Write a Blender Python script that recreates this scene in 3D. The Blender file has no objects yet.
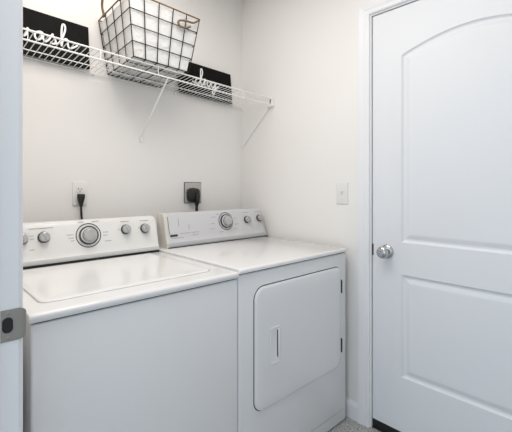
import bpy, bmesh, math, random
from mathutils import Vector, Matrix, noise
random.seed(4)
S = bpy.context.scene
COL = S.collection

# ------------------------------------------------------------------ camera
F_PX = 370.54
YAW = 0.817548                       # optical axis, measured from +X towards +Y
cam_d = bpy.data.cameras.new('camera')
cam = bpy.data.objects.new('camera', cam_d); COL.objects.link(cam)
cam.location = (-1.67103, -1.09395, 1.22303)
cam.rotation_euler = (math.pi / 2, 0, YAW - math.pi / 2)
cam_d.sensor_fit = 'HORIZONTAL'; cam_d.sensor_width = 36.0
cam_d.lens = F_PX / 512 * 36.0
cam_d.shift_y = (186.256 - 216) / 512
cam_d.clip_start = 0.02
S.camera = cam

# ------------------------------------------------------------------ light and exposure
S.view_settings.view_transform = 'Standard'
S.view_settings.look = 'None'
S.view_settings.gamma = 1.0
S.view_settings.use_curve_mapping = False
S.view_settings.exposure = 0.10

world = bpy.data.worlds.new('daylight'); S.world = world
world.use_nodes = True
wbg = world.node_tree.nodes['Background']
wbg.inputs['Color'].default_value = (0.74, 0.87, 1.0, 1)
wbg.inputs['Strength'].default_value = 0.95


def area(name, loc, target, sx, sy, watts, col):
    d = bpy.data.lights.new(name, 'AREA'); d.shape = 'RECTANGLE'
    d.size = sx; d.size_y = sy; d.energy = watts; d.color = col
    o = bpy.data.objects.new(name, d); COL.objects.link(o); o.location = loc
    o.rotation_euler = (Vector(target) - Vector(loc)).to_track_quat('-Z', 'Y').to_euler()
    return o


area('ceiling_lamp_light', (-1.04, -0.13, 2.50), (-1.04, -0.13, 0), 0.75, 1.3, 15.5, (1.0, 0.94, 0.88))
area('hall_window_daylight', (-3.2, -0.25, 1.25), (0.0, -0.25, 1.10), 1.4, 1.7, 6.5, (0.55, 0.78, 1.0))


# ------------------------------------------------------------------ materials
def new_mat(name, col, rough=0.5, metal=0.0, bump=0.0, bump_scale=200.0, coat=0.0, spec=0.5, mottled=0.0, mscale=8.0):
    m = bpy.data.materials.new(name); m.use_nodes = True
    nt = m.node_tree; b = nt.nodes['Principled BSDF']
    b.inputs['Base Color'].default_value = (*col, 1)
    b.inputs['Roughness'].default_value = rough
    b.inputs['Metallic'].default_value = metal
    b.inputs['Specular IOR Level'].default_value = spec
    b.inputs['Coat Weight'].default_value = coat
    b.inputs['Coat Roughness'].default_value = 0.08
    tc = nt.nodes.new('ShaderNodeTexCoord')
    if bump:
        n = nt.nodes.new('ShaderNodeTexNoise'); n.inputs['Scale'].default_value = bump_scale
        n.inputs['Detail'].default_value = 3
        nt.links.new(tc.outputs['Object'], n.inputs['Vector'])
        bp = nt.nodes.new('ShaderNodeBump'); bp.inputs['Strength'].default_value = bump
        bp.inputs['Distance'].default_value = 0.002
        nt.links.new(n.outputs['Fac'], bp.inputs['Height'])
        nt.links.new(bp.outputs['Normal'], b.inputs['Normal'])
    if mottled:
        n2 = nt.nodes.new('ShaderNodeTexNoise'); n2.inputs['Scale'].default_value = mscale
        nt.links.new(tc.outputs['Object'], n2.inputs['Vector'])
        mx = nt.nodes.new('ShaderNodeMix'); mx.data_type = 'RGBA'
        mx.inputs[6].default_value = (*[c * (1 - mottled) for c in col], 1)
        mx.inputs[7].default_value = (*[min(1, c * (1 + mottled)) for c in col], 1)
        nt.links.new(n2.outputs['Fac'], mx.inputs[0])
        nt.links.new(mx.outputs[2], b.inputs['Base Color'])
    return m


M_WALL = new_mat('wall_paint', (0.86, 0.845, 0.825), 0.75, bump=0.10, bump_scale=160, spec=0.25, mottled=0.01, mscale=2)
M_CEIL = new_mat('ceiling_paint', (0.86, 0.85, 0.83), 0.9, bump=0.2, bump_scale=90, spec=0.2)
M_TRIM = new_mat('white_trim_paint', (0.83, 0.84, 0.86), 0.38, bump=0.03, bump_scale=60)
M_DOOR = new_mat('white_door_paint', (0.79, 0.81, 0.84), 0.42, bump=0.04, bump_scale=140)
M_ENAMEL = new_mat('white_enamel', (0.80, 0.81, 0.82), 0.27, coat=0.25, bump=0.01, bump_scale=40)
M_ENAMEL_TOP = new_mat('white_worktop_enamel', (0.83, 0.83, 0.83), 0.22, coat=0.35, bump=0.015, bump_scale=25)
M_CONSOLE_W = new_mat('white_console_plastic', (0.78, 0.78, 0.77), 0.36, bump=0.02, bump_scale=300)
M_CONSOLE_S = new_mat('silver_console_plastic', (0.62, 0.625, 0.645), 0.36, metal=0.15, bump=0.02, bump_scale=300)
M_ENDCAP = new_mat('ivory_end_cap', (0.66, 0.635, 0.58), 0.42, bump=0.02, bump_scale=200)
M_GAP = new_mat('dark_seam', (0.012, 0.013, 0.015), 0.8, bump=0.05)
M_CHROME = new_mat('brushed_chrome', (0.55, 0.55, 0.56), 0.07, metal=1.0, bump=0.01, bump_scale=400)
M_KNOB = new_mat('silver_knob_face', (0.52, 0.52, 0.52), 0.25, metal=0.55, bump=0.01, bump_scale=300)
M_KNOB_SKIRT = new_mat('grey_knob_skirt', (0.05, 0.05, 0.055), 0.35, metal=0.3, bump=0.02)
M_RING = new_mat('dark_print', (0.05, 0.05, 0.055), 0.5, bump=0.01)
M_PRINT = new_mat('grey_print', (0.30, 0.30, 0.31), 0.5, bump=0.01)
M_BLACK = new_mat('black_rubber_and_shadow', (0.008, 0.008, 0.009), 0.45, bump=0.05, bump_scale=120)
M_PLATE_W = new_mat('white_plate_plastic', (0.80, 0.79, 0.77), 0.35, bump=0.01)
M_PLATE_G = new_mat('grey_plate_steel', (0.50, 0.49, 0.47), 0.35, metal=0.3, bump=0.02)
M_NICKEL = new_mat('satin_nickel', (0.34, 0.335, 0.31), 0.42, metal=0.75, bump=0.05, bump_scale=200)
M_WIRE_W = new_mat('white_vinyl_wire', (0.87, 0.87, 0.86), 0.35, bump=0.01)
M_WIRE_B = new_mat('black_basket_wire', (0.008, 0.008, 0.008), 0.5, spec=0.2, bump=0.02)
M_TWINE = new_mat('tan_twine', (0.20, 0.135, 0.075), 0.9, bump=0.6, bump_scale=220, mottled=0.35, mscale=120)
M_BOARD = new_mat('black_sign_board', (0.006, 0.006, 0.006), 0.7, spec=0.12, bump=0.15, bump_scale=180)
M_LETTER = new_mat('white_lettering', (0.86, 0.86, 0.85), 0.5, bump=0.02)
M_DARK = new_mat('unlit_room', (0.03, 0.028, 0.026), 0.9, bump=0.05)


def liner_mat():
    m = new_mat('white_cotton_liner', (0.82, 0.82, 0.81), 0.9, spec=0.15)
    nt = m.node_tree; b = nt.nodes['Principled BSDF']
    tc = nt.nodes.new('ShaderNodeTexCoord')
    n = nt.nodes.new('ShaderNodeTexNoise'); n.inputs['Scale'].default_value = 26; n.inputs['Detail'].default_value = 4
    n.inputs['Distortion'].default_value = 1.2
    nt.links.new(tc.outputs['Object'], n.inputs['Vector'])
    bp = nt.nodes.new('ShaderNodeBump'); bp.inputs['Strength'].default_value = 0.55; bp.inputs['Distance'].default_value = 0.012
    nt.links.new(n.outputs['Fac'], bp.inputs['Height']); nt.links.new(bp.outputs['Normal'], b.inputs['Normal'])
    return m


M_LINER = liner_mat()


def floor_mat():
    m = bpy.data.materials.new('speckled_grey_floor'); m.use_nodes = True
    nt = m.node_tree; b = nt.nodes['Principled BSDF']; b.inputs['Roughness'].default_value = 0.55
    tc = nt.nodes.new('ShaderNodeTexCoord')
    n = nt.nodes.new('ShaderNodeTexNoise'); n.inputs['Scale'].default_value = 95; n.inputs['Detail'].default_value = 5
    n.inputs['Roughness'].default_value = 0.75
    nt.links.new(tc.outputs['Object'], n.inputs['Vector'])
    r = nt.nodes.new('ShaderNodeValToRGB')
    r.color_ramp.elements[0].position = 0.36; r.color_ramp.elements[0].color = (0.16, 0.157, 0.152, 1)
    r.color_ramp.elements[1].position = 0.64; r.color_ramp.elements[1].color = (0.66, 0.655, 0.64, 1)
    nt.links.new(n.outputs['Fac'], r.inputs['Fac']); nt.links.new(r.outputs['Color'], b.inputs['Base Color'])
    return m


M_FLOOR = floor_mat()


# ------------------------------------------------------------------ mesh helpers (all in world coordinates)
def world_loc(o):
    v = Vector((0, 0, 0))
    while o is not None:
        v += o.location; o = o.parent
    return v


def obj(name, bm, mat, parent=None, smooth=False, kind=None, angle=None):
    if parent is not None:
        bmesh.ops.translate(bm, verts=bm.verts, vec=-world_loc(parent))
    bmesh.ops.recalc_face_normals(bm, faces=bm.faces)
    me = bpy.data.meshes.new(name); bm.to_mesh(me); bm.free()
    me.materials.append(mat)
    if smooth:
        me.polygons.foreach_set('use_smooth', [True] * len(me.polygons))
        me.set_sharp_from_angle(angle=math.radians(angle if angle else 35))
    o = bpy.data.objects.new(name, me); COL.objects.link(o)
    if parent is not None:
        o.parent = parent
    if kind:
        o['kind'] = kind
    return o


def struct(name, bm, mat, parent=None, **k):
    return obj(name, bm, mat, parent, kind=None if parent else 'structure', **k)


def thing(name, label, cat, loc, group=None):
    o = bpy.data.objects.new(name, None); COL.objects.link(o)
    o.empty_display_size = 0.05; o.location = loc
    o['label'] = label; o['category'] = cat
    if group: o['group'] = group
    return o


def BM():
    return bmesh.new()


def box(bm, x0, x1, y0, y1, z0, z1, bevel=0.0, seg=3):
    t = bmesh.new()
    bmesh.ops.create_cube(t, size=1.0)
    bmesh.ops.scale(t, verts=t.verts, vec=(x1 - x0, y1 - y0, z1 - z0))
    bmesh.ops.translate(t, verts=t.verts, vec=((x0 + x1) / 2, (y0 + y1) / 2, (z0 + z1) / 2))
    if bevel:
        bmesh.ops.bevel(t, geom=list(t.edges), offset=bevel, segments=seg, profile=0.5, affect='EDGES', clamp_overlap=True)
    merge(bm, t)


def merge(bm, t, mat=None):
    mp = {}
    for v in t.verts:
        mp[v] = bm.verts.new(mat @ v.co if mat else v.co)
    for f in t.faces:
        try:
            bm.faces.new([mp[v] for v in f.verts])
        except ValueError:
            pass
    t.free()


def tube(bm, pts, r, seg=8, closed=False, flat=1.0, up=None):
    pts = [Vector(p) for p in pts]; n = len(pts); rings = []
    prev = None
    for i, p in enumerate(pts):
        if closed:
            d = pts[(i + 1) % n] - pts[i - 1]
        else:
            d = pts[min(i + 1, n - 1)] - pts[max(i - 1, 0)]
        d.normalize()
        if up is not None:
            a = Vector(up)
        elif prev is None:
            a = Vector((0, 0, 1)) if abs(d.z) < 0.9 else Vector((1, 0, 0))
        else:
            a = prev
        a = (a - d * a.dot(d)).normalized(); prev = a
        b = d.cross(a)
        rr = r[i] if isinstance(r, (list, tuple)) else r
        rings.append([bm.verts.new(p + (a * math.cos(k * 2 * math.pi / seg) * flat + b * math.sin(k * 2 * math.pi / seg)) * rr)
                      for k in range(seg)])
    m = n if closed else n - 1
    for i in range(m):
        A, B = rings[i], rings[(i + 1) % n]
        for k in range(seg):
            bm.faces.new((A[k], A[(k + 1) % seg], B[(k + 1) % seg], B[k]))
    if not closed:
        bm.faces.new(rings[0]); bm.faces.new(rings[-1][::-1])


def lathe(bm, prof, origin, axis, seg=32):
    """prof: (radius, height along axis) pairs from base to tip"""
    q = Vector((0, 0, 1)).rotation_difference(Vector(axis).normalized()).to_matrix()
    o = Vector(origin); rings = []
    for r, h in prof:
        if r < 1e-6:
            rings.append([bm.verts.new(o + q @ Vector((0, 0, h)))])
        else:
            rings.append([bm.verts.new(o + q @ Vector((r * math.cos(a), r * math.sin(a), h)))
                          for a in [2 * math.pi * k / seg for k in range(seg)]])
    for A, B in zip(rings, rings[1:]):
        for k in range(seg):
            k2 = (k + 1) % seg
            if len(A) == 1 and len(B) == 1: continue
            if len(A) == 1: bm.faces.new((A[0], B[k], B[k2]))
            elif len(B) == 1: bm.faces.new((A[k], A[k2], B[0]))
            else: bm.faces.new((A[k], A[k2], B[k2], B[k]))
    if len(rings[0]) > 1: bm.faces.new(rings[0][::-1])
    if len(rings[-1]) > 1: bm.faces.new(rings[-1])


def extrude_poly(bm, poly, f0, f1):
    """poly: 2D points; f0/f1 map a 2D point to the two end positions"""
    A = [bm.verts.new(f0(p)) for p in poly]; B = [bm.verts.new(f1(p)) for p in poly]
    n = len(poly)
    for i in range(n):
        bm.faces.new((A[i], A[(i + 1) % n], B[(i + 1) % n], B[i]))
    bm.faces.new(A[::-1]); bm.faces.new(B)


def rrect(x0, x1, z0, z1, r, seg=8):
    """rounded rectangle outline, r = radius or (bl, br, tr, tl)"""
    if not isinstance(r, (tuple, list)): r = (r,) * 4
    out = []
    for (cx, cz, a0, rr) in ((x0 + r[0], z0 + r[0], math.pi, r[0]), (x1 - r[1], z0 + r[1], 1.5 * math.pi, r[1]),
                             (x1 - r[2], z1 - r[2], 0, r[2]), (x0 + r[3], z1 - r[3], 0.5 * math.pi, r[3])):
        for k in range(seg + 1):
            a = a0 + k * math.pi / 2 / seg
            out.append((cx + rr * math.cos(a), cz + rr * math.sin(a)))
    return out


def inset(poly, d):
    """inset a counter-clockwise outline by d with mitred corners"""
    n = len(poly); out = []
    for i in range(n):
        p0, p1, p2 = Vector(poly[i - 1]), Vector(poly[i]), Vector(poly[(i + 1) % n])
        e1 = (p1 - p0); e2 = (p2 - p1)
        if e1.length < 1e-7: e1 = e2
        if e2.length < 1e-7: e2 = e1
        e1 = e1.normalized(); e2 = e2.normalized()
        n1 = Vector((-e1.y, e1.x)); n2 = Vector((-e2.y, e2.x))
        b = (n1 + n2).normalized(); c = max(0.3, b.dot(n1))
        q = p1 + b * (d / c); out.append((q.x, q.y))
    return out


def rr_in(x0, x1, z0, z1, r, d, seg=8):
    return rrect(x0 + d, x1 - d, z0 + d, z1 - d, tuple(max(0.004, q - d) for q in r), seg)


def loops(bm, rings, cap0=True, cap1=True):
    V = [[bm.verts.new(p) for p in r] for r in rings]
    n = len(V[0])
    for A, B in zip(V, V[1:]):
        for k in range(n):
            bm.faces.new((A[k], A[(k + 1) % n], B[(k + 1) % n], B[k]))
    if cap0: bm.faces.new(V[0][::-1])
    if cap1: bm.faces.new(V[-1])


def smooth_path(pts, n=6):
    P = [Vector(p) for p in pts]; out = []
    for i in range(len(P) - 1):
        a = P[i - 1] if i > 0 else P[i] * 2 - P[i + 1]
        b, c = P[i], P[i + 1]
        d = P[i + 2] if i + 2 < len(P) else c * 2 - b
        for k in range(n):
            t = k / n
            out.append(0.5 * ((2 * b) + (c - a) * t + (2 * a - 5 * b + 4 * c - d) * t * t + (3 * b - a - 3 * c + d) * t ** 3))
    out.append(P[-1]); return out


# ================================================================== THE ROOM
WX, WY = 0.040, 0.875            # right wall plane, back wall plane
LX = -1.485                      # left wall plane
FY = -1.42                       # front wall plane
CZ = 2.53
D0, D1, DTOP = -0.1235, -1.030, 2.086      # door opening in the right wall

bm = BM(); box(bm, -3.30, 0.046, -2.4, 1.2, -0.05, 0.0); struct('floor', bm, M_FLOOR)
bm = BM(); box(bm, -3.30, 0.155, FY - 0.6, WY + 0.1, CZ, CZ + 0.05); struct('ceiling', bm, M_CEIL)
bm = BM(); box(bm, LX - 0.115, WX + 0.115, WY, WY + 0.1, 0, CZ); struct('wall_back', bm, M_WALL)
bm = BM()
box(bm, WX, WX + 0.115, D0 + 0.018, WY, 0, CZ)
box(bm, WX, WX + 0.115, FY, D1 - 0.018, 0, CZ)
box(bm, WX, WX + 0.115, D1 - 0.018, D0 + 0.018, DTOP + 0.018, CZ)
struct('wall_right', bm, M_WALL)
bm = BM(); box(bm, LX - 0.115, WX + 0.115, FY - 0.1, FY, 0, CZ); struct('wall_front', bm, M_WALL)
bm = BM()
box(bm, LX - 0.115, LX, -0.082, WY, 0, CZ)
box(bm, LX - 0.115, LX, FY, -1.318, 0, CZ)
box(bm, LX - 0.115, LX, -1.318, -0.082, 2.078, CZ)
struct('wall_left', bm, M_WALL)

# dark room on the far side of the door
bm = BM()
box(bm, 0.155, 1.3, D1 - 0.2, D0 + 0.2, -0.05, 0.0)
box(bm, 1.3, 1.35, D1 - 0.2, D0 + 0.2, 0, CZ)
box(bm, 0.155, 1.3, D0 + 0.2, D0 + 0.25, 0, CZ)
box(bm, 0.155, 1.3, D1 - 0.25, D1 - 0.2, 0, CZ)
box(bm, 0.155, 1.3, D1 - 0.2, D0 + 0.2, CZ, CZ + 0.05)
struct('wall_beyond', bm, M_DARK)

# baseboards
def board_profile():
    return [(0, 0), (0.013, 0), (0.013, 0.070), (0.010, 0.080), (0.006, 0.088), (0, 0.092)]
bm = BM()
extrude_poly(bm, board_profile(), lambda p: (WX - p[0], -0.054, p[1]), lambda p: (WX - p[0], WY, p[1]))
struct('baseboard_right', bm, M_TRIM)
bm = BM()
extrude_poly(bm, board_profile(), lambda p: (LX, WY - p[0], p[1]), lambda p: (WX - 0.013, WY - p[0], p[1]))
struct('baseboard_back', bm, M_TRIM)

# door casing (mitred) and jamb lining
CAS = [(0.0, 0.0), (0.0, 0.009), (0.006, 0.012), (0.022, 0.012), (0.028, 0.015), (0.052, 0.018), (0.062, 0.018), (0.064, 0.014), (0.064, 0.0)]
bm = BM()
cy0, cy1, ct = D0 + 0.007, D1 - 0.007, DTOP + 0.007
extrude_poly(bm, CAS, lambda p: (WX - p[1], cy0 + p[0], 0), lambda p: (WX - p[1], cy0 + p[0], ct + p[0]))
extrude_poly(bm, CAS, lambda p: (WX - p[1], cy1 - p[0], 0), lambda p: (WX - p[1], cy1 - p[0], ct + p[0]))
extrude_poly(bm, CAS, lambda p: (WX - p[1], cy0 + p[0], ct + p[0]), lambda p: (WX - p[1], cy1 - p[0], ct + p[0]))
struct('trim_1', bm, M_TRIM)
bm = BM()
box(bm, WX, WX + 0.115, D0, D0 + 0.018, 0, DTOP + 0.018)
box(bm, WX, WX + 0.115, D1 - 0.018, D1, 0, DTOP + 0.018)
box(bm, WX, WX + 0.115, D1, D0, DTOP, DTOP + 0.018)
box(bm, 0.089, 0.101, D0 - 0.010, D0, 0, DTOP)            # stops
box(bm, 0.089, 0.101, D1, D1 + 0.010, 0, DTOP)
box(bm, 0.089, 0.101, D1 + 0.01, D0 - 0.010, DTOP - 0.010, DTOP)
struct('trim_2', bm, M_TRIM)
bm = BM(); box(bm, 0.046, 0.155, D1, D0, -0.05, 0.001); struct('trim_3', bm, M_BLACK)

# ---- the two-panel arch-top door
DX, DT = 0.0495, 0.035
dy0, dy1, dz0, dz1 = D0 - 0.0035, D1 + 0.0035, 0.047, DTOP - 0.0035
door_root = bpy.data.objects.new('door_1', None); COL.objects.link(door_root)
door_root.location = (DX, (dy0 + dy1) / 2, dz0); door_root['kind'] = 'structure'
bm = BM()
# u runs from knob side (0) to hinge side; outline is counter-clockwise in (u, z)
W = dy0 - dy1
def P3(u, z, d=0.0): return Vector((DX + d, dy0 - u, z))
pl, pr = 0.150, W - 0.150
def arch_in(d):
    a0, a1 = pl + d, pr - d
    def A(u):
        t = min(1, max(0, (u - pl) / (pr - pl))); k = math.pi * t
        z = 1.850 + 0.066 * math.sin(k) ** 0.92
        e = 1e-3; z2 = 1.850 + 0.066 * math.sin(math.pi * min(1, t + e)) ** 0.92 if t < 0.5 else 1.850 + 0.066 * math.sin(math.pi * (t - e)) ** 0.92
        sl = (z2 - z) / (e * (pr - pl)); return z - d * math.sqrt(1 + min(0.25, sl * sl))
    return [(a0, 0.955 + d), (a1, 0.955 + d)] + [(a1 + (a0 - a1) * k / 28, A(a1 + (a0 - a1) * k / 28)) for k in range(29)]
arch = arch_in(0)
low = [(pl, 0.309), (pr, 0.309), (pr, 0.800), (pl, 0.800)]
outer = [(0, dz0), (W, dz0), (W, dz1), (0, dz1)]
ov = [bm.verts.new(P3(*p)) for p in outer]
def flat(*q): bm.faces.new([bm.verts.new(P3(*p)) for p in q])
flat((0, dz0), (pl, dz0), (pl, dz1), (0, dz1)); flat((pr, dz0), (W, dz0), (W, dz1), (pr, dz1))      # stiles
flat((pl, dz0), (pr, dz0), (pr, 0.309), (pl, 0.309)); flat((pl, 0.800), (pr, 0.800), (pr, 0.955), (pl, 0.955))
top = arch[2:]
for p, q in zip(top, top[1:]): flat(p, (p[0], dz1), (q[0], dz1), q)                               # rail above the arch
def pin(panel, d): return arch_in(d) if panel is arch else (inset(panel, d) if d else panel)
for panel in (arch, low):
    rings = [(0, 0), (0.004, 0.005), (0.010, 0.0085), (0.018, 0.0085), (0.024, 0.0065), (0.036, 0.0025), (0.042, 0.0018)]
    V = []
    for ins, d in rings:
        V.append([bm.verts.new(P3(p[0], p[1], d)) for p in pin(panel, ins)])
    n = len(panel)
    for A, B in zip(V, V[1:]):
        for k in range(n):
            bm.faces.new((A[k], A[(k + 1) % n], B[(k + 1) % n], B[k]))
    c = [pin(panel, rings[-1][0]), rings[-1][1]]
    tp = c[0][2:]
    for p, q in zip(tp, tp[1:]):
        bm.faces.new([bm.verts.new(P3(u, z, c[1])) for u, z in (p, (p[0], c[0][0][1]), (q[0], c[0][0][1]), q)])
bv = [bm.verts.new(P3(p[0], p[1], DT)) for p in outer]
for i in range(4):
    bm.faces.new((ov[i], ov[(i + 1) % 4], bv[(i + 1) % 4], bv[i]))
bm.faces.new(bv)
bmesh.ops.remove_doubles(bm, verts=bm.verts, dist=1e-6)
obj('door_panel', bm, M_DOOR, door_root)
KY, KZ = -0.204, 0.902
bm = BM()
lathe(bm, [(0.034, 0.0), (0.034, 0.004), (0.030, 0.009), (0.020, 0.012), (0.012, 0.014), (0.012, 0.026), (0.018, 0.030),
           (0.026, 0.037), (0.0295, 0.046), (0.029, 0.053), (0.025, 0.059), (0.017, 0.0625), (0.008, 0.0635), (0.0, 0.0635)],
      (DX, KY, KZ), (-1, 0, 0), 40)
kn = obj('door_knob', bm, M_CHROME, door_root, smooth=True, angle=50)
kn['label'] = 'round polished chrome door knob'
bm = BM(); box(bm, DX - 0.0015, DX + 0.028, dy0 - 0.004, dy0 + 0.0034, KZ - 0.028, KZ + 0.030, 0.001, 2)
obj('latch_plate', bm, M_BLACK, door_root)
bm = BM(); box(bm, DX + 0.0015, DX + 0.030, dy1 + 0.0005, dy0 + 0.0030, 0.0015, 0.0475, 0.001, 1)
obj('door_sweep', bm, M_BLACK, door_root)['label'] = 'black rubber sweep under the door'

# ---- the entry doorway in the left wall: jamb, casing and strike plate
JY = -0.100
j = thing('trim_4', '', 'trim', (LX, JY, 0)); j['kind'] = 'structure'
del j['label']; del j['category']
bm = BM()
box(bm, LX - 0.115, LX, JY, JY + 0.018, 0, 2.06, 0.001, 1)
box(bm, LX - 0.115, LX, -1.318, -1.300, 0, 2.06, 0.001, 1)
box(bm, LX - 0.115, LX, -1.300, JY, 2.06, 2.078, 0.001, 1)
box(bm, LX - 0.085, LX - 0.045, JY - 0.011, JY, 0, 2.06, 0.002, 1)
obj('jamb_lining', bm, M_TRIM, j)
bm = BM()
CAS2 = [(p[0], p[1] * 0.75) for p in CAS]
extrude_poly(bm, CAS2, lambda p: (LX + p[1], JY + 0.005 + p[0], 0), lambda p: (LX + p[1], JY + 0.005 + p[0], 2.065 + p[0]))
extrude_poly(bm, CAS2, lambda p: (LX + p[1], -1.305 - p[0], 0), lambda p: (LX + p[1], -1.305 - p[0], 2.065 + p[0]))
extrude_poly(bm, CAS2, lambda p: (LX + p[1], JY + 0.005 + p[0], 2.065 + p[0]), lambda p: (LX + p[1], -1.305 - p[0], 2.065 + p[0]))
obj('casing', bm, M_TRIM, j)
# strike plate with latch hole and a lip that curls round the corner of the jamb
SZ = 0.908
bm = BM()
def strike_ring(poly, d): return [Vector((p[0], JY - d, p[1])) for p in poly]
sx0, sx1 = LX - 0.0365, LX + 0.001
outl = [(sx0, SZ - 0.036), (sx1, SZ - 0.036), (sx1, SZ + 0.036), (sx0, SZ + 0.036)]
hx0, hx1, hz0, hz1 = LX - 0.034, LX - 0.012, SZ - 0.017, SZ + 0.019
hole = rrect(hx0, hx1, hz0, hz1, 0.0105, 8)
a = [bm.verts.new(v) for v in strike_ring(outl, 0.0018)]
b = [bm.verts.new(v) for v in strike_ring(hole, 0.0018)]
es = [bm.edges.new((a[i], a[(i + 1) % 4])) for i in range(4)] + [bm.edges.new((b[i], b[(i + 1) % len(b)])) for i in range(len(b))]
bmesh.ops.triangle_fill(bm, use_beauty=True, edges=es)
c = [bm.verts.new(v) for v in strike_ring(outl, 0.0)]
d_ = [bm.verts.new(v) for v in strike_ring(hole, -0.0)]
for i in range(4): bm.faces.new((a[i], a[(i + 1) % 4], c[(i + 1) % 4], c[i]))
for i in range(len(b)): bm.faces.new((b[i], b[(i + 1) % len(b)], d_[(i + 1) % len(b)], d_[i]))
lip = [(0.001, 0.0018, 0.0355), (0.005, 0.0016, 0.0345), (0.009, 0.0005, 0.0325), (0.0125, -0.002, 0.029), (0.0150, -0.006, 0.024), (0.0155, -0.010, 0.021)]
prev = None
for (px, pd, hh) in lip:
    row = [bm.verts.new((LX + px, JY - pd, SZ - hh)), bm.verts.new((LX + px, JY - pd, SZ + hh)),
           bm.verts.new((LX + px - 0.0012, JY - pd + 0.0016, SZ + hh)), bm.verts.new((LX + px - 0.0012, JY - pd + 0.0016, SZ - hh))]
    if prev:
        for k in range(4): bm.faces.new((prev[k], prev[(k + 1) % 4], row[(k + 1) % 4], row[k]))
    prev = row
bm.faces.new(prev)
sp = obj('strike_plate', bm, M_NICKEL, j); sp['label'] = 'satin nickel strike plate with a dark latch hole'
bm = BM(); loops(bm, [strike_ring(rr_in(hx0, hx1, hz0, hz1, (0.0105,) * 4, 0.0004), d) for d in (0.0001, 0.0007)])
obj('latch_hole', bm, M_BLACK, sp)
for zz in (SZ - 0.0275, SZ + 0.0285):
    bm = BM(); lathe(bm, [(0.0042, 0.0), (0.0042, 0.0008), (0.003, 0.0016), (0, 0.0018)], (LX - 0.022, JY - 0.0016, zz), (0, -1, 0), 16)
    obj('screw', bm, M_NICKEL, sp, smooth=True)


# ================================================================== WASHER AND DRYER
def console_profile(z0, y0, h):
    """(y, z) outline of a back console seen from the side, counter-clockwise from the front foot"""
    return [(y0 + 0.003, z0), (y0 + 0.001, z0 + 0.012), (y0 - 0.002, z0 + 0.026), (y0 - 0.002, z0 + 0.030), (y0 + 0.001, z0 + 0.034),
            (y0 + 0.010, z0 + 0.058), (y0 + 0.034, z0 + h - 0.020), (y0 + 0.040, z0 + h - 0.008), (y0 + 0.050, z0 + h), (y0 + 0.085, z0 + h),
            (y0 + 0.100, z0 + h - 0.008), (y0 + 0.105, z0 + h - 0.03), (y0 + 0.105, z0)]


class Face:
    """the sloped front face of a console: point(x, z) and its outward normal"""
    def __init__(s, z0, y0, h):
        s.a = (y0 + 0.010, z0 + 0.058); s.b = (y0 + 0.034, z0 + h - 0.020)
        dy, dz = s.b[0] - s.a[0], s.b[1] - s.a[1]
        L = math.hypot(dy, dz); s.t = Vector((0, dy / L, dz / L)); s.n = Vector((0, -dz / L, dy / L))
    def p(s, x, z, d=0.0):
        k = (z - s.a[1]) / (s.b[1] - s.a[1])
        return Vector((x, s.a[0] + (s.b[0] - s.a[0]) * k, z)) + s.n * d


def knob(parent, face, x, z, r, label=None):
    bm = BM()
    lathe(bm, [(r * 1.0, -0.001), (r * 1.0, 0.004), (r * 0.93, 0.009), (r * 0.90, 0.010)], face.p(x, z), face.n, 36)
    k = obj('control_knob', bm, M_KNOB_SKIRT, parent, smooth=True, angle=50)
    bm = BM()
    lathe(bm, [(r * 0.86, 0.0095), (r * 0.84, 0.020), (r * 0.76, 0.0245), (r * 0.55, 0.026), (0, 0.0262)], face.p(x, z), face.n, 36)
    box_g = BM(); box(box_g, -0.0035, 0.0035, -r * 0.74, r * 0.74, 0.0255, 0.0295, 0.001, 2)
    q = Vector((0, 0, 1)).rotation_difference(face.n).to_matrix().to_4x4()
    merge(bm, box_g, Matrix.Translation(face.p(x, z)) @ q @ Matrix.Rotation(0.5, 4, 'Z'))
    obj('knob_cap', bm, M_KNOB, k, smooth=True, angle=40)


def ring(bm, face, x, z, r0, r1, d, seg=56):
    A = []; B = []
    ex = Vector((1, 0, 0))
    for k in range(seg):
        a = 2 * math.pi * k / seg
        for R, L in ((r0, A), (r1, B)):
            L.append(face.p(x, z, d) + ex * (R * math.cos(a)) + face.t * (R * math.sin(a)))
    # closed band with a little thickness
    A2 = [v - face.n * (d + 0.001) for v in A]; B2 = [v - face.n * (d + 0.001) for v in B]
    rings = [[bm.verts.new(v) for v in L] for L in (A, B, B2, A2)]
    for i in range(4):
        P, Q = rings[i], rings[(i + 1) % 4]
        for k in range(seg): bm.faces.new((P[k], P[(k + 1) % seg], Q[(k + 1) % seg], Q[k]))


def dial(parent, face, x, z, s=1.0):
    bm = BM()
    lathe(bm, [(0.039 * s, -0.001), (0.039 * s, 0.004), (0.036 * s, 0.008)], face.p(x, z), face.n, 48)
    d = obj('timer_dial', bm, M_CONSOLE_W, parent, smooth=True, angle=40)
    bm = BM(); ring(bm, face, x, z, 0.0505 * s, 0.0545 * s, 0.0008); ring(bm, face, x, z, 0.0355 * s, 0.0415 * s, 0.0085)
    obj('dial_ring', bm, M_RING, d)
    bm = BM()
    lathe(bm, [(0.030 * s, 0.008), (0.029 * s, 0.026), (0.026 * s, 0.031), (0.018 * s, 0.033), (0, 0.0335)], face.p(x, z), face.n, 44)
    for k in range(22):      # fluted grip
        a = 2 * math.pi * k / 22
        c0 = face.p(x, z) + Vector((1, 0, 0)) * (0.0292 * s * math.cos(a)) + face.t * (0.0292 * s * math.sin(a))
        tube(bm, [c0 + face.n * 0.008, c0 + face.n * 0.026], 0.0012, 6)
    obj('dial_grip', bm, M_KNOB, d, smooth=True, angle=40)


def dash(bm, face, x0, x1, z, h=0.0022):
    c = [face.p(x0, z - h / 2, 0.0006), face.p(x1, z - h / 2, 0.0006), face.p(x1, z + h / 2, 0.0006), face.p(x0, z + h / 2, 0.0006)]
    e = [p - face.n * 0.001 for p in c]
    loops(bm, [[e[0], e[1], e[2], e[3]], c])


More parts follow.
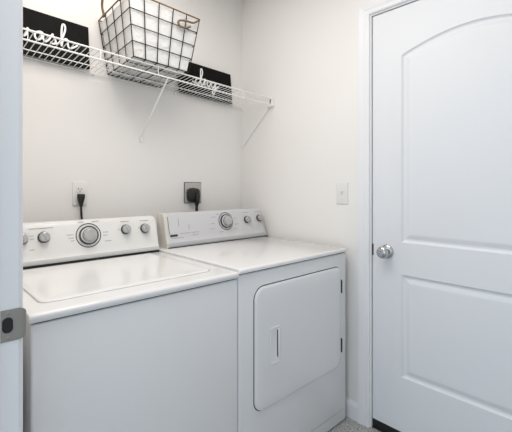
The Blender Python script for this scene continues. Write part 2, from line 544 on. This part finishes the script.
# ---------------------------------------------------------------- washer
wx0, wx1 = -1.441, -0.7415
WT = 0.893                                  # top surface
washer = thing('washing_machine', 'white top-loading washing machine with dark-ringed dial, standing left beside the door frame',
               'washing machine', ((wx0 + wx1) / 2, 0.35, 0))
bm = BM()
box(bm, wx0, wx1, 0.0, 0.715, 0.012, 0.8635, 0.006, 3)
obj('cabinet', bm, M_ENAMEL, washer, smooth=True, angle=40)
bm = BM(); box(bm, wx0 + 0.006, wx1 - 0.006, 0.006, 0.71, 0.8635, 0.8685); obj('seam', bm, M_GAP, washer)
for fx, fy in ((wx0 + 0.04, 0.04), (wx1 - 0.04, 0.04), (wx0 + 0.04, 0.67), (wx1 - 0.04, 0.67)):
    bm = BM(); lathe(bm, [(0.022, 0.0), (0.022, 0.007), (0.012, 0.0125)], (fx, fy, 0), (0, 0, 1), 16)
    obj('foot', bm, M_BLACK, washer)
# top panel: slab with a soft bullnose front
bm = BM()
prof = [(0.003, 0.868), (-0.005, 0.8690), (-0.0085, 0.872), (-0.0095, 0.884), (-0.0075, 0.8895), (-0.001, 0.8922), (0.010, WT), (0.716, WT), (0.716, 0.868)]
rings = []
for (x, s, dz) in ((wx0 - 0.006, 0.010, -0.006), (wx0 - 0.0045, 0.003, -0.0025), (wx0 + 0.004, 0.0, -0.0004), (wx0 + 0.012, 0, 0),
                   (wx1 - 0.010, 0, 0), (wx1 - 0.003, 0, -0.0012), (wx1, 0.002, -0.004)):
    rings.append([Vector((x, y + (s if y < 0.1 else 0), z + (dz if z > 0.88 else 0))) for y, z in prof])
loops(bm, rings)
obj('top_panel', bm, M_ENAMEL_TOP, washer, smooth=True, angle=50)
# lid: shallow raised plate with a dished middle
bm = BM()
lx0, lx1, ly0, ly1 = -1.402, -0.800, 0.075, 0.588
o = rrect(lx0, lx1, ly0, ly1, (0.028, 0.045, 0.012, 0.012), 8)
LR = (0.028, 0.045, 0.012, 0.012)
def lidring(ins, z): return [Vector((p[0], p[1], z)) for p in rr_in(lx0, lx1, ly0, ly1, LR, ins)]
loops(bm, [lidring(0, WT - 0.002), lidring(0.0, WT + 0.0018), lidring(0.003, WT + 0.0036), lidring(0.010, WT + 0.0046),
           lidring(0.024, WT + 0.0048)], cap1=False)
rr = [lidring(0.024, WT + 0.0048)]
for ins, z in ((0.034, 0.0044), (0.055, 0.0034), (0.09, 0.0026), (0.15, 0.002)): rr.append(lidring(ins, WT + z))
loops(bm, rr, cap0=False)
bmesh.ops.remove_doubles(bm, verts=bm.verts, dist=1e-5)
obj('lid', bm, M_ENAMEL_TOP, washer, smooth=True, angle=60)
bm = BM()
oo = rr_in(lx0, lx1, ly0, ly1, LR, -0.0022)
loops(bm, [[Vector((p[0], p[1], WT - 0.001)) for p in oo], [Vector((p[0], p[1], WT + 0.0004)) for p in oo]])
obj('lid_seam', bm, M_PRINT, washer)
# console
cw0, cw1 = -1.425, -0.748
CY, CH = 0.603, 0.178
bm = BM()
prof = console_profile(WT, CY, CH)
cyc = sum(p[0] for p in prof) / len(prof); czc = WT
rings = []
for x, k in ((cw0, 0.90), (cw0 + 0.004, 0.97), (cw0 + 0.012, 1.0), (cw1 - 0.012, 1.0), (cw1 - 0.004, 0.97), (cw1, 0.90)):
    rings.append([Vector((x, cyc + (p[0] - cyc) * k, czc + (p[1] - czc) * k)) for p in prof])
loops(bm, rings)
con = obj('control_panel', bm, M_CONSOLE_W, washer, smooth=True, angle=32)
bm = BM(); box(bm, cw0 + 0.006, cw1 - 0.002, CY - 0.005, CY + 0.09, WT - 0.001, WT + 0.0105); obj('console_seam', bm, M_GAP, washer)
wf = Face(WT, CY, CH)
for x, z in ((-1.342, 1.0115), (-1.262, 1.0115), (-0.912, 1.0165), (-0.815, 1.0135)):
    knob(con, wf, x, z, 0.0235)
dial(con, wf, -1.084, 1.004)
bm = BM()
for x0, x1, z in ((-1.315, -1.225, 1.048), (-1.315, -1.298, 1.02), (-1.312, -1.298, 1.008), (-1.315, -1.298, 0.965),
                  (-1.175, -1.148, 1.012), (-1.168, -1.146, 0.998), (-1.160, -1.145, 0.986), (-1.020, -0.995, 1.012), (-1.020, -1.000, 0.998),
                  (-1.015, -0.985, 0.972), (-1.125, -1.100, 1.064), (-1.065, -1.035, 1.064), (-0.935, -0.890, 1.054), (-0.838, -0.792, 1.052), (-0.95, -0.940, 1.02), (-0.85, -0.842, 1.02)):
    bm = BM(); dash(bm, wf, x0, x1, z); obj('panel_marking', bm, M_PRINT, con)

# ---------------------------------------------------------------- dryer
dx0, dx1 = -0.737, 0.001
TT = 0.902
dryer = thing('clothes_dryer', 'white front-loading clothes dryer with silver-grey control panel, standing beside the light switch wall',
              'clothes dryer', ((dx0 + dx1) / 2, 0.35, 0))
bm = BM(); box(bm, dx0, dx1, 0.0, 0.715, 0.006, 0.8765, 0.007, 3)
obj('cabinet', bm, M_ENAMEL, dryer, smooth=True, angle=40)
bm = BM(); box(bm, dx0 + 0.006, dx1 - 0.006, 0.006, 0.71, 0.8765, 0.8815); obj('seam', bm, M_GAP, dryer)
bm = BM(); box(bm, dx0 + 0.02, dx1 - 0.02, 0.02, 0.70, 0.0, 0.008); obj('base', bm, M_GAP, dryer)
bm = BM()
prof = [(0.003, 0.881), (-0.006, 0.8818), (-0.010, 0.884), (-0.0112, 0.8935), (-0.0085, 0.8988), (-0.001, 0.9014), (0.010, TT), (0.716, TT), (0.716, 0.881)]
rings = []
for (x, s, dz) in ((dx0, 0.002, -0.003), (dx0 + 0.003, 0, -0.001), (dx0 + 0.010, 0, 0), (dx1 - 0.012, 0, 0), (dx1 - 0.003, 0.002, -0.003), (dx1 + 0.001, 0.008, -0.008)):
    rings.append([Vector((x, y + (s if y < 0.1 else 0), z + (dz if z > 0.89 else 0))) for y, z in prof])
loops(bm, rings)
obj('top_panel', bm, M_ENAMEL_TOP, dryer, smooth=True, angle=50)
# dryer door: pillowed panel in a dark rounded seam
bm = BM()
o = rrect(-0.656, -0.058, 0.306, 0.812, (0.046, 0.046, 0.036, 0.052), 10)
def dr(ins, y): return [Vector((p[0], y, p[1])) for p in rr_in(-0.656, -0.058, 0.306, 0.812, (0.046, 0.046, 0.036, 0.052), ins, 10)]
loops(bm, [dr(-0.0036, 0.002), dr(-0.0036, -0.0008)]); obj('door_seam', bm, M_GAP, dryer)
bm = BM()
loops(bm, [dr(0, 0.001), dr(0, -0.006), dr(0.0015, -0.009), dr(0.005, -0.0115), dr(0.012, -0.0128), dr(0.05, -0.0138)])
dd = obj('door', bm, M_ENAMEL, dryer, smooth=True, angle=60)
FYD = -0.0136
bm = BM()                                   # recessed pull: frame, cup and grip
hx0, hx1, hz0, hz1 = -0.578, -0.514, 0.478, 0.634
fr = rrect(hx0, hx1, hz0, hz1, 0.010, 6)
def hr(ins, y): return [Vector((p[0], y, p[1])) for p in rr_in(hx0, hx1, hz0, hz1, (0.010,) * 4, ins, 6)]
loops(bm, [hr(0, FYD + 0.002), hr(0, FYD - 0.002), hr(0.003, FYD - 0.0032), hr(0.006, FYD - 0.0022), hr(0.009, FYD - 0.0006)])
hd = obj('door_handle', bm, M_ENAMEL, dd, smooth=True, angle=50)
bm = BM(); box(bm, -0.5365, -0.5325, FYD - 0.0020, FYD + 0.001, 0.505, 0.618); obj('grip_slot', bm, M_KNOB_SKIRT, hd)
bm = BM(); box(bm, -0.5325, -0.524, FYD - 0.010, FYD, 0.500, 0.622, 0.003, 3); obj('grip', bm, M_ENAMEL, hd, smooth=True, angle=50)
for z0, z1 in ((0.676, 0.746), (0.374, 0.448)):
    bm = BM(); box(bm, -0.0605, -0.0545, -0.0125, 0.001, z0, z1, 0.0012, 2)
    tube(bm, [(-0.0575, -0.0135, z0 + 0.004), (-0.0575, -0.0135, z1 - 0.004)], 0.0032, 10)
    h = obj('hinge', bm, M_KNOB_SKIRT, dd); h['label'] = 'dark metal hinge on the door edge'
# toe line pressed into the front near the floor
bm = BM(); box(bm, dx0 + 0.03, dx1 - 0.03, -0.0008, 0.001, 0.066, 0.069); obj('toe_seam', bm, M_PLATE_G, dryer)
# console
cd0, cd1 = -0.706, 0.024
DCY, DCH = 0.603, 0.180
prof = console_profile(TT - 0.002, DCY, DCH)
czc = TT - 0.002
bm = BM()
rings = []
for x, kz in ((cd0 + 0.013, 0.985), (cd0 + 0.018, 1.0), (cd1 - 0.055, 1.0), (cd1 - 0.038, 0.985), (cd1 - 0.026, 0.94), (cd1 - 0.017, 0.86), (cd1 - 0.010, 0.70), (cd1 - 0.005, 0.45), (cd1 - 0.003, 0.25)):
    rings.append([Vector((x, p[0], czc + (p[1] - czc) * kz)) for p in prof])
loops(bm, rings)
dcon = obj('control_panel', bm, M_CONSOLE_S, dryer, smooth=True, angle=32)
dcon['label'] = 'silver-grey control panel with dial and two knobs'
bm = BM(); box(bm, cd0 + 0.006, cd1 - 0.004, DCY - 0.006, DCY + 0.09, TT - 0.001, TT + 0.0035); obj('console_seam', bm, M_GAP, dryer)
bm = BM()
rings = []
capp = [(p[0] - (0.006 if p[0] < 0.66 else 0), p[1] + (0.003 if p[1] > 1.0 else 0)) for p in prof]
ccy = sum(p[0] for p in capp) / len(capp)
for x, k in ((cd0 - 0.002, 0.93), (cd0 + 0.002, 0.98), (cd0 + 0.006, 1.0), (cd0 + 0.010, 1.0), (cd0 + 0.014, 0.97)):
    rings.append([Vector((x, ccy + (p[0] - ccy) * k, czc + (p[1] - czc) * (0.5 + k / 2))) for p in capp])
loops(bm, rings)
ec = obj('end_cap', bm, M_ENDCAP, dcon, smooth=True, angle=40); ec['label'] = 'ivory end cap of the console'
df = Face(TT - 0.002, DCY, DCH)
dial(dcon, df, -0.302, 1.017, 0.97)
knob(dcon, df, -0.137, 1.016, 0.0225); knob(dcon, df, -0.031, 1.019, 0.0225)
bm = BM()
tube(bm, smooth_path([df.p(-0.683, 1.062, 0.0002), df.p(-0.683, 1.03, 0.0002), df.p(-0.682, 0.985, 0.0002), df.p(-0.676, 0.957, 0.0002), df.p(-0.655, 0.951, 0.0002), df.p(-0.60, 0.950, 0.0002)], 5), 0.0013, 6)
obj('face_groove', bm, M_KNOB_SKIRT, dcon)
bm = BM(); c = df.p(-0.652, 0.966)
box(bm, -0.676, -0.636, c.y - 0.0035, c.y + 0.004, 0.959, 0.970, 0.0015, 2)
bd = obj('badge', bm, M_RING, dcon); bd['label'] = 'small dark badge at the lower left of the panel'
bm = BM()
for x0, x1, z in ((-0.622, -0.555, 0.972), (-0.545, -0.500, 0.972), (-0.545, -0.520, 0.958), (-0.420, -0.390, 0.980), (-0.410, -0.385, 1.010), (-0.405, -0.372, 1.045),
                  (-0.370, -0.345, 1.060), (-0.240, -0.215, 1.030), (-0.238, -0.205, 0.995), (-0.250, -0.225, 0.968), (-0.165, -0.115, 1.060), (-0.060, -0.015, 1.062),
                  (-0.360, -0.33, 0.958)):
    bm = BM(); dash(bm, df, x0, x1, z); obj('panel_marking', bm, M_PRINT, dcon)
for x0, z0, z1 in ((-0.6225, 1.010, 1.052), (-0.560, 0.990, 1.015), (-0.5115, 0.955, 0.965)):
    bm = BM(); dash(bm, df, x0, x0 + 0.002, (z0 + z1) / 2, z1 - z0); obj('panel_marking', bm, M_PRINT, dcon)

# ================================================================== OUTLETS, CORDS, SWITCH
o1 = thing('wall_outlet', 'white duplex wall outlet above the washing machine with a slim black plug', 'wall outlet', (-1.043, WY, 1.186))
bm = BM(); box(bm, -1.043 - 0.035, -1.043 + 0.035, WY - 0.006, WY, 1.186 - 0.060, 1.186 + 0.060, 0.003, 3)
obj('cover_plate', bm, M_PLATE_W, o1, smooth=True, angle=40)
for dz in (0.0205, -0.0205):
    bm = BM(); oo = rrect(-1.043 - 0.0165, -1.043 + 0.0165, 1.186 + dz - 0.0145, 1.186 + dz + 0.0145, 0.010, 6)
    loops(bm, [[Vector((p[0], WY - 0.0055, p[1])) for p in oo], [Vector((p[0], WY - 0.0085, p[1])) for p in oo]])
    rc = obj('receptacle', bm, M_PLATE_W, o1)
    bm = BM()
    box(bm, -1.043 - 0.0080, -1.043 - 0.0055, WY - 0.0089, WY - 0.008, 1.186 + dz - 0.001, 1.186 + dz + 0.008)
    box(bm, -1.043 + 0.0055, -1.043 + 0.0080, WY - 0.0089, WY - 0.008, 1.186 + dz - 0.001, 1.186 + dz + 0.007)
    lathe(bm, [(0.0027, 0), (0.0027, 0.0009)], (-1.043, WY - 0.008, 1.186 + dz - 0.0075), (0, -1, 0), 12)
    obj('socket_slots', bm, M_BLACK, rc)
bm = BM(); lathe(bm, [(0.0032, 0), (0.0032, 0.001), (0, 0.0016)], (-1.043, WY - 0.006, 1.186), (0, -1, 0), 14); obj('screw', bm, M_PLATE_W, o1)

c1 = thing('power_cord', 'slim black power cord hanging from the outlet behind the washing machine', 'power cord', (-1.043, WY - 0.03, 1.16))
bm = BM()
rings = []
for z, w, t in ((1.184, 0.0150, 0.012), (1.182, 0.0165, 0.0135), (1.165, 0.0165, 0.0135), (1.150, 0.0125, 0.0115), (1.135, 0.0085, 0.009), (1.122, 0.0068, 0.0075)):
    rings.append([Vector((-1.043 + p[0], WY - 0.0225 + p[1], z)) for p in rrect(-w, w, -t, t, min(w, t) * 0.5, 4)])
loops(bm, rings)
obj('plug', bm, M_BLACK, c1, smooth=True, angle=50)
bm = BM()
tube(bm, smooth_path([(-1.043, WY - 0.0225, 1.126), (-1.042, WY - 0.024, 1.09), (-1.040, WY - 0.030, 1.0), (-1.050, WY - 0.045, 0.8), (-1.040, WY - 0.06, 0.6), (-1.04, 0.7165, 0.50)], 6), 0.0055, 10)
obj('cord', bm, M_BLACK, c1, smooth=True, angle=60)

o2 = thing('wall_outlet', 'square grey wall outlet above the dryer with a big black plug', 'wall outlet', (-0.371, WY, 1.183))
bm = BM(); box(bm, -0.371 - 0.060, -0.371 + 0.060, WY - 0.007, WY, 1.183 - 0.062, 1.183 + 0.062, 0.003, 3)
obj('cover_plate', bm, M_PLATE_G, o2, smooth=True, angle=40)
bm = BM(); box(bm, -0.371 - 0.0635, -0.371 + 0.0635, WY - 0.003, WY, 1.183 - 0.0655, 1.183 + 0.0655, 0.001, 1); obj('plate_shadow', bm, M_BLACK, o2)  # black backing box draws the shadow edge around the outlet plate
bm = BM(); lathe(bm, [(0.035, 0.0), (0.035, 0.004), (0.033, 0.006)], (-0.371, WY - 0.006, 1.178), (0, -1, 0), 32)
obj('receptacle', bm, M_BLACK, o2, smooth=True)
for sx in (-0.048, 0.048):
    bm = BM(); lathe(bm, [(0.004, 0), (0.004, 0.001), (0, 0.002)], (-0.371 + sx, WY - 0.007, 1.183), (0, -1, 0), 14); obj('screw', bm, M_NICKEL, o2)

c2 = thing('power_cord', 'thick black dryer cord with a chunky plug hanging behind the dryer', 'power cord', (-0.365, WY - 0.04, 1.17))
bm = BM()
rings = []
for d, k in ((0.012, 0.94), (0.014, 1.0), (0.032, 1.0), (0.040, 0.93), (0.045, 0.75)):
    pts = []
    for q in range(28):
        a = 2 * math.pi * q / 28
        cx, cz = math.cos(a), math.sin(a)
        rx = 0.043; rz = 0.040 if cz > 0 else 0.047
        ex = 0.62
        pts.append(Vector((-0.379 + k * rx * math.copysign(abs(cx) ** ex, cx), WY - d, 1.171 + k * rz * math.copysign(abs(cz) ** ex, cz))))
    rings.append(pts)
loops(bm, rings)
tube(bm, [(-0.366, WY - 0.044, 1.190), (-0.366, WY - 0.048, 1.16), (-0.367, WY - 0.046, 1.125), (-0.367, WY - 0.040, 1.105)], [0.014, 0.016, 0.015, 0.011], 12)
obj('plug', bm, M_BLACK, c2, smooth=True, angle=50)
bm = BM()
tube(bm, smooth_path([(-0.367, WY - 0.040, 1.110), (-0.366, WY - 0.042, 1.05), (-0.35, WY - 0.05, 0.9), (-0.36, WY - 0.080, 0.7), (-0.35, WY - 0.085, 0.45), (-0.36, WY - 0.09, 0.2)], 6), 0.0088, 12)
obj('cord', bm, M_BLACK, c2, smooth=True, angle=60)

sw = thing('light_switch', 'small white light switch on the wall left of the door', 'light switch', (WX, 0.048, 1.185))
bm = BM(); box(bm, WX - 0.0055, WX, 0.048 - 0.036, 0.048 + 0.036, 1.185 - 0.058, 1.185 + 0.058, 0.0028, 3)
obj('cover_plate', bm, M_PLATE_W, sw, smooth=True, angle=40)
bm = BM(); box(bm, WX - 0.0150, WX - 0.003, 0.048 - 0.0045, 0.048 + 0.0045, 1.186, 1.199, 0.002, 2)
box(bm, WX - 0.0062, WX - 0.004, 0.048 - 0.006, 0.048 + 0.006, 1.172, 1.200)
obj('toggle', bm, M_PLATE_W, sw)
for dz in (-0.030, 0.030):
    bm = BM(); lathe(bm, [(0.0032, 0), (0.0032, 0.001), (0, 0.0016)], (WX - 0.0055, 0.048, 1.185 + dz), (-1, 0, 0), 14); obj('screw', bm, M_PLATE_W, sw)

# ================================================================== WIRE SHELF AND WHAT STANDS ON IT
SL, ST = 0.038, 0.06                                 # the shelf hangs slightly out of level
def zt(x, y=0.57): return 1.8365 - SL * (x + 1.28) - ST * (y - 0.57)
RY0, RY1 = 0.570, WY - 0.012
SX0, SX1 = LX + 0.006, WX - 0.006
shelf = thing('wire_shelf', 'white wire wall shelf above the washing machine and dryer', 'shelf', (-0.72, WY, 1.81))
bm = BM()
x = SX0 + 0.02
wn = 0
while x < SX1 - 0.005:
    z = zt(x)
    path = [(x, RY1 + 0.006, zt(x, RY1)), (x, RY0 + 0.008, z), (x, RY0 + 0.001, z - 0.003)]
    if wn % 11 == 5: path += [(x, RY0 - 0.002, z - 0.010), (x, RY0 - 0.002, z - 0.046)]
    tube(bm, path, 0.0019, 6); wn += 1
    x += 0.0254
obj('deck', bm, M_WIRE_W, shelf, smooth=True, angle=60)
def rod(name, y, dz, r):
    bm = BM(); tube(bm, [(SX0, y, zt(SX0, y) + dz), (SX1, y, zt(SX1, y) + dz)], r, 10); return obj(name, bm, M_WIRE_W, shelf, smooth=True, angle=60)
rod('front_rail', RY0 + 0.001, -0.0045, 0.0038)
rod('front_rail', RY0 - 0.003, -0.047, 0.0038)
rod('back_rail', RY1, -0.0045, 0.003)
rod('middle_rail', 0.672, -0.0042, 0.0026); rod('middle_rail', 0.773, -0.0042, 0.0026)
# diagonal support brace with wall clip
bm = BM()
bx = -0.716
zb = 1.497
tube(bm, [(bx, RY0 + 0.004, zt(bx) - 0.046), (bx, RY0 + 0.010, zt(bx) - 0.052), (bx, WY - 0.012, zb + 0.012), (bx, WY - 0.007, zb)], 0.0052, 8, flat=0.5)
br = obj('support_brace', bm, M_WIRE_W, shelf, smooth=True, angle=60)
bm = BM(); box(bm, bx - 0.008, bx + 0.008, WY - 0.010, WY, zb - 0.025, zb + 0.012, 0.003, 2); obj('wall_anchor', bm, M_WIRE_W, br)
# end bracket on the right wall
ez = zt(SX1)
bm = BM(); box(bm, WX - 0.016, WX, RY0 - 0.012, RY0 + 0.045, ez - 0.052, ez + 0.008, 0.003, 2)
eb = obj('end_bracket', bm, M_WIRE_W, shelf, smooth=True, angle=40)
bm = BM(); box(bm, WX - 0.0175, WX - 0.015, RY0 + 0.006, RY0 + 0.014, ez - 0.032, ez - 0.006, 0.0008, 1); obj('bracket_slot', bm, M_RING, eb)
bm = BM(); tube(bm, [(WX - 0.006, RY0 + 0.02, ez - 0.05), (WX - 0.006, WY - 0.004, ez - 0.30)], 0.0026, 8); obj('end_brace', bm, M_WIRE_W, shelf, smooth=True)
for cx in (-1.30, -0.98, -0.50, -0.18):
    bm = BM(); box(bm, cx - 0.006, cx + 0.006, RY1 - 0.006, WY, zt(cx, RY1) - 0.012, zt(cx, RY1) - 0.001, 0.002, 2); obj('wall_clip', bm, M_WIRE_W, shelf)

# ---- two black signs leaning on the wall at the back of the shelf
def lay(local, x0, y, zbase, tilt):
    """sign-plane point (u along x, w up, d out of the face) to world; leans back by tilt"""
    u, w, d = local
    return Vector((x0 + u, y + w * math.sin(tilt) - d * math.cos(tilt), zbase + w * math.cos(tilt) + d * math.sin(tilt) - SL * u))

def sign(label, x0, wd, ht, strokes, r):
    y = WY - 0.042; tilt = 0.10
    zb_ = zt(x0, y) + 0.0022
    s = thing('wall_sign', label, 'sign', (x0 + wd / 2, y, zt(x0 + wd / 2, y) + 0.0022), 'black word signs on the wire shelf')
    bm = BM()
    o = rrect(0, wd, 0, ht, 0.002, 2)
    loops(bm, [[lay((p[0], p[1], d), x0, y, zb_, tilt) for p in o] for d in (-0.016, 0.0)])
    b = obj('board', bm, M_BOARD, s)
    bm = BM()
    for st in strokes:
        pts = [lay((q.x, q.y, 0.0012), x0, y, zb_, tilt) for q in smooth_path([Vector((p[0], p[1], 0)) for p in st], 7)]
        tube(bm, pts, r, 8, flat=0.35, up=(0, -1, 0.1))
    L = obj('lettering', bm, M_LETTER, s, smooth=True, angle=60)
    L['label'] = 'white script lettering'
    return s

def place(strokes, ox, oy, s):
    return [[(ox + p[0] * s, oy + p[1] * s) for p in st] for st in strokes]

# script strokes on a unit where x-height = 1
wash = [
    [(-0.55, 0.75), (-0.25, 1.0), (-0.12, 0.5), (0.05, 0.05), (0.35, 0.25), (0.55, 0.95), (0.55, 0.35), (0.78, 0.02), (1.1, 0.35), (1.2, 1.0), (1.35, 0.78), (1.7, 0.72)],
    [(2.75, 0.85), (2.45, 1.02), (2.0, 0.75), (1.9, 0.3), (2.15, 0.0), (2.5, 0.25), (2.75, 0.9), (2.72, 0.3), (2.95, 0.02), (3.3, 0.35)],
    [(3.3, 0.35), (3.72, 1.15), (3.70, 0.95), (3.98, 0.5), (3.95, 0.1), (3.65, 0.0), (3.45, 0.15)],
    [(3.75, 0.02), (4.3, 0.25), (4.75, 1.1), (5.05, 2.1), (5.0, 2.65), (4.78, 2.6), (4.66, 1.8), (4.62, 0.6), (4.6, 0.0), (4.75, 0.65), (5.1, 1.0), (5.32, 0.8), (5.3, 0.3), (5.5, 0.0), (5.95, 0.25), (6.4, 0.62)],
]
dry = [
    [(-0.6, 0.3), (-0.1, 0.1)],
    [(0.95, 0.85), (0.6, 1.02), (0.15, 0.75), (0.05, 0.3), (0.3, 0.0), (0.65, 0.2), (1.0, 0.9), (1.4, 1.9), (1.38, 2.6), (1.15, 2.55), (1.05, 1.6), (0.98, 0.4), (1.15, 0.02), (1.5, 0.25)],
    [(1.5, 0.25), (1.85, 1.15), (1.9, 0.95), (2.25, 0.95), (2.2, 0.4), (2.4, 0.05), (2.75, 0.3)],
    [(2.75, 0.3), (3.05, 1.0), (3.02, 0.4), (3.25, 0.05), (3.6, 0.3), (3.85, 1.0), (3.82, 0.2), (3.6, -0.7), (3.3, -1.0), (3.15, -0.75), (3.5, -0.25), (4.1, 0.2), (4.6, 0.55)],
]
sign('black sign with white script word wash, at the left end of the wire shelf', -1.412, 0.405, 0.215, place(wash, 0.085, 0.078, 0.0415), 0.0044)
sign('black sign with white script word dry, right of the wire basket', -0.487, 0.405, 0.202, place(dry, 0.115, 0.072, 0.040), 0.0044)

# ---- black wire basket with a white liner
bk = thing('wire_basket', 'black wire basket with white cloth liner, on the wire shelf', 'basket', (-0.757, 0.70, zt(-0.757, 0.70) + 0.0026))
H = 0.271
def bpt(s, t, h, off=0.0):
    """s, t in 0..1 across x and y, h in 0..1 up the flared side"""
    x0 = -0.906 + (-0.952 + 0.906) * h; x1 = -0.604 + (-0.568 + 0.604) * h
    y0 = 0.556 + (0.511 - 0.556) * h; y1 = 0.859 + (0.866 - 0.859) * h
    x = x0 + off + (x1 - x0 - 2 * off) * s; y = y0 + off + (y1 - y0 - 2 * off) * t
    return Vector((x, y, zt(x, y) + 0.0052 + H * h))
bm = BM()
WR = 0.0026
NX, NY, NZ = 5, 4, 4
for i in range(NX + 1):
    s = i / NX
    tube(bm, [bpt(s, 0, 1), bpt(s, 0, 0), bpt(s, 1, 0), bpt(s, 1, 1)], WR, 6)
for i in range(NY + 1):
    t = i / NY
    tube(bm, [bpt(0, t, 1), bpt(0, t, 0), bpt(1, t, 0), bpt(1, t, 1)], WR, 6)
for k in range(0, NZ):
    h = k / NZ
    tube(bm, [bpt(0, 0, h), bpt(1, 0, h), bpt(1, 1, h), bpt(0, 1, h)], WR, 6, closed=True)
obj('wire_frame', bm, M_WIRE_B, bk, smooth=True, angle=60)
bm = BM()
tube(bm, [bpt(0, 0, 1)] + [bpt(k / 8, 0, 1) for k in range(1, 9)] + [bpt(1, k / 8, 1) for k in range(1, 9)] + [bpt(1 - k / 8, 1, 1) for k in range(1, 9)] + [bpt(0, 1 - k / 8, 1) for k in range(1, 8)], 0.0036, 8, closed=True)
rim = obj('rim', bm, M_TWINE, bk, smooth=True, angle=60); rim['label'] = 'twine-wrapped rim'
bm = BM()
N = 14
rows = []
for k in range(9):
    h = 0.03 + 0.93 * k / 8
    ringp = []
    per = [(i / N, 0) for i in range(N)] + [(1, i / N) for i in range(N)] + [(1 - i / N, 1) for i in range(N)] + [(0, 1 - i / N) for i in range(N)]
    for (s, t) in per:
        p = bpt(s, t, h, 0.006)
        c = bpt(0.5, 0.5, h)
        w = noise.noise(p * 22) * 0.004 + 0.002
        d = (c - p); d.z = 0; d.normalize()
        ringp.append(p + d * max(0.0, w))
    rows.append(ringp)
inner = [[p + (bpt(0.5, 0.5, 0.5) - p).normalized() * 0.003 for p in r] for r in rows[::-1]]
loops(bm, [*rows, *inner], cap0=True, cap1=True)
obj('liner', bm, M_LINER, bk, smooth=True, angle=70)
# twine handles: one stands up on the left rim, one has flopped over the front right corner
bm = BM()
tube(bm, smooth_path([bpt(0, 0.24, 1.0), bpt(0, 0.26, 1.0) + Vector((-0.012, 0, 0.045)), bpt(0, 0.36, 1) + Vector((-0.02, 0, 0.095)), bpt(0, 0.5, 1) + Vector((-0.022, 0, 0.112)),
                      bpt(0, 0.64, 1) + Vector((-0.02, 0, 0.095)), bpt(0, 0.78, 1) + Vector((-0.012, 0, 0.045)), bpt(0, 0.80, 1.0)], 5), 0.0062, 8)
for t in (0.24, 0.80):
    lathe(bm, [(0.004, -0.02), (0.0075, -0.012), (0.0085, 0), (0.0075, 0.010), (0.004, 0.018)], bpt(0, t, 0.99), (0, 1, 0), 10)
hl = obj('handle', bm, M_TWINE, bk, smooth=True, angle=60)
bm = BM()
tube(bm, smooth_path([bpt(1, 0.10, 1) , bpt(1, 0, 0.96) + Vector((-0.010, -0.006, 0)), bpt(0.90, 0, 0.88) + Vector((0, -0.010, 0)), bpt(0.78, 0, 0.86) + Vector((0, -0.012, 0)),
                      bpt(0.68, 0, 0.82) + Vector((0, -0.010, 0)), bpt(0.70, 0, 0.74) + Vector((0, -0.009, 0)), bpt(0.80, 0, 0.745) + Vector((0, -0.011, 0)), bpt(0.87, 0, 0.80) + Vector((0, -0.008, 0))], 5), 0.0052, 8)
obj('handle', bm, M_TWINE, bk, smooth=True, angle=60)
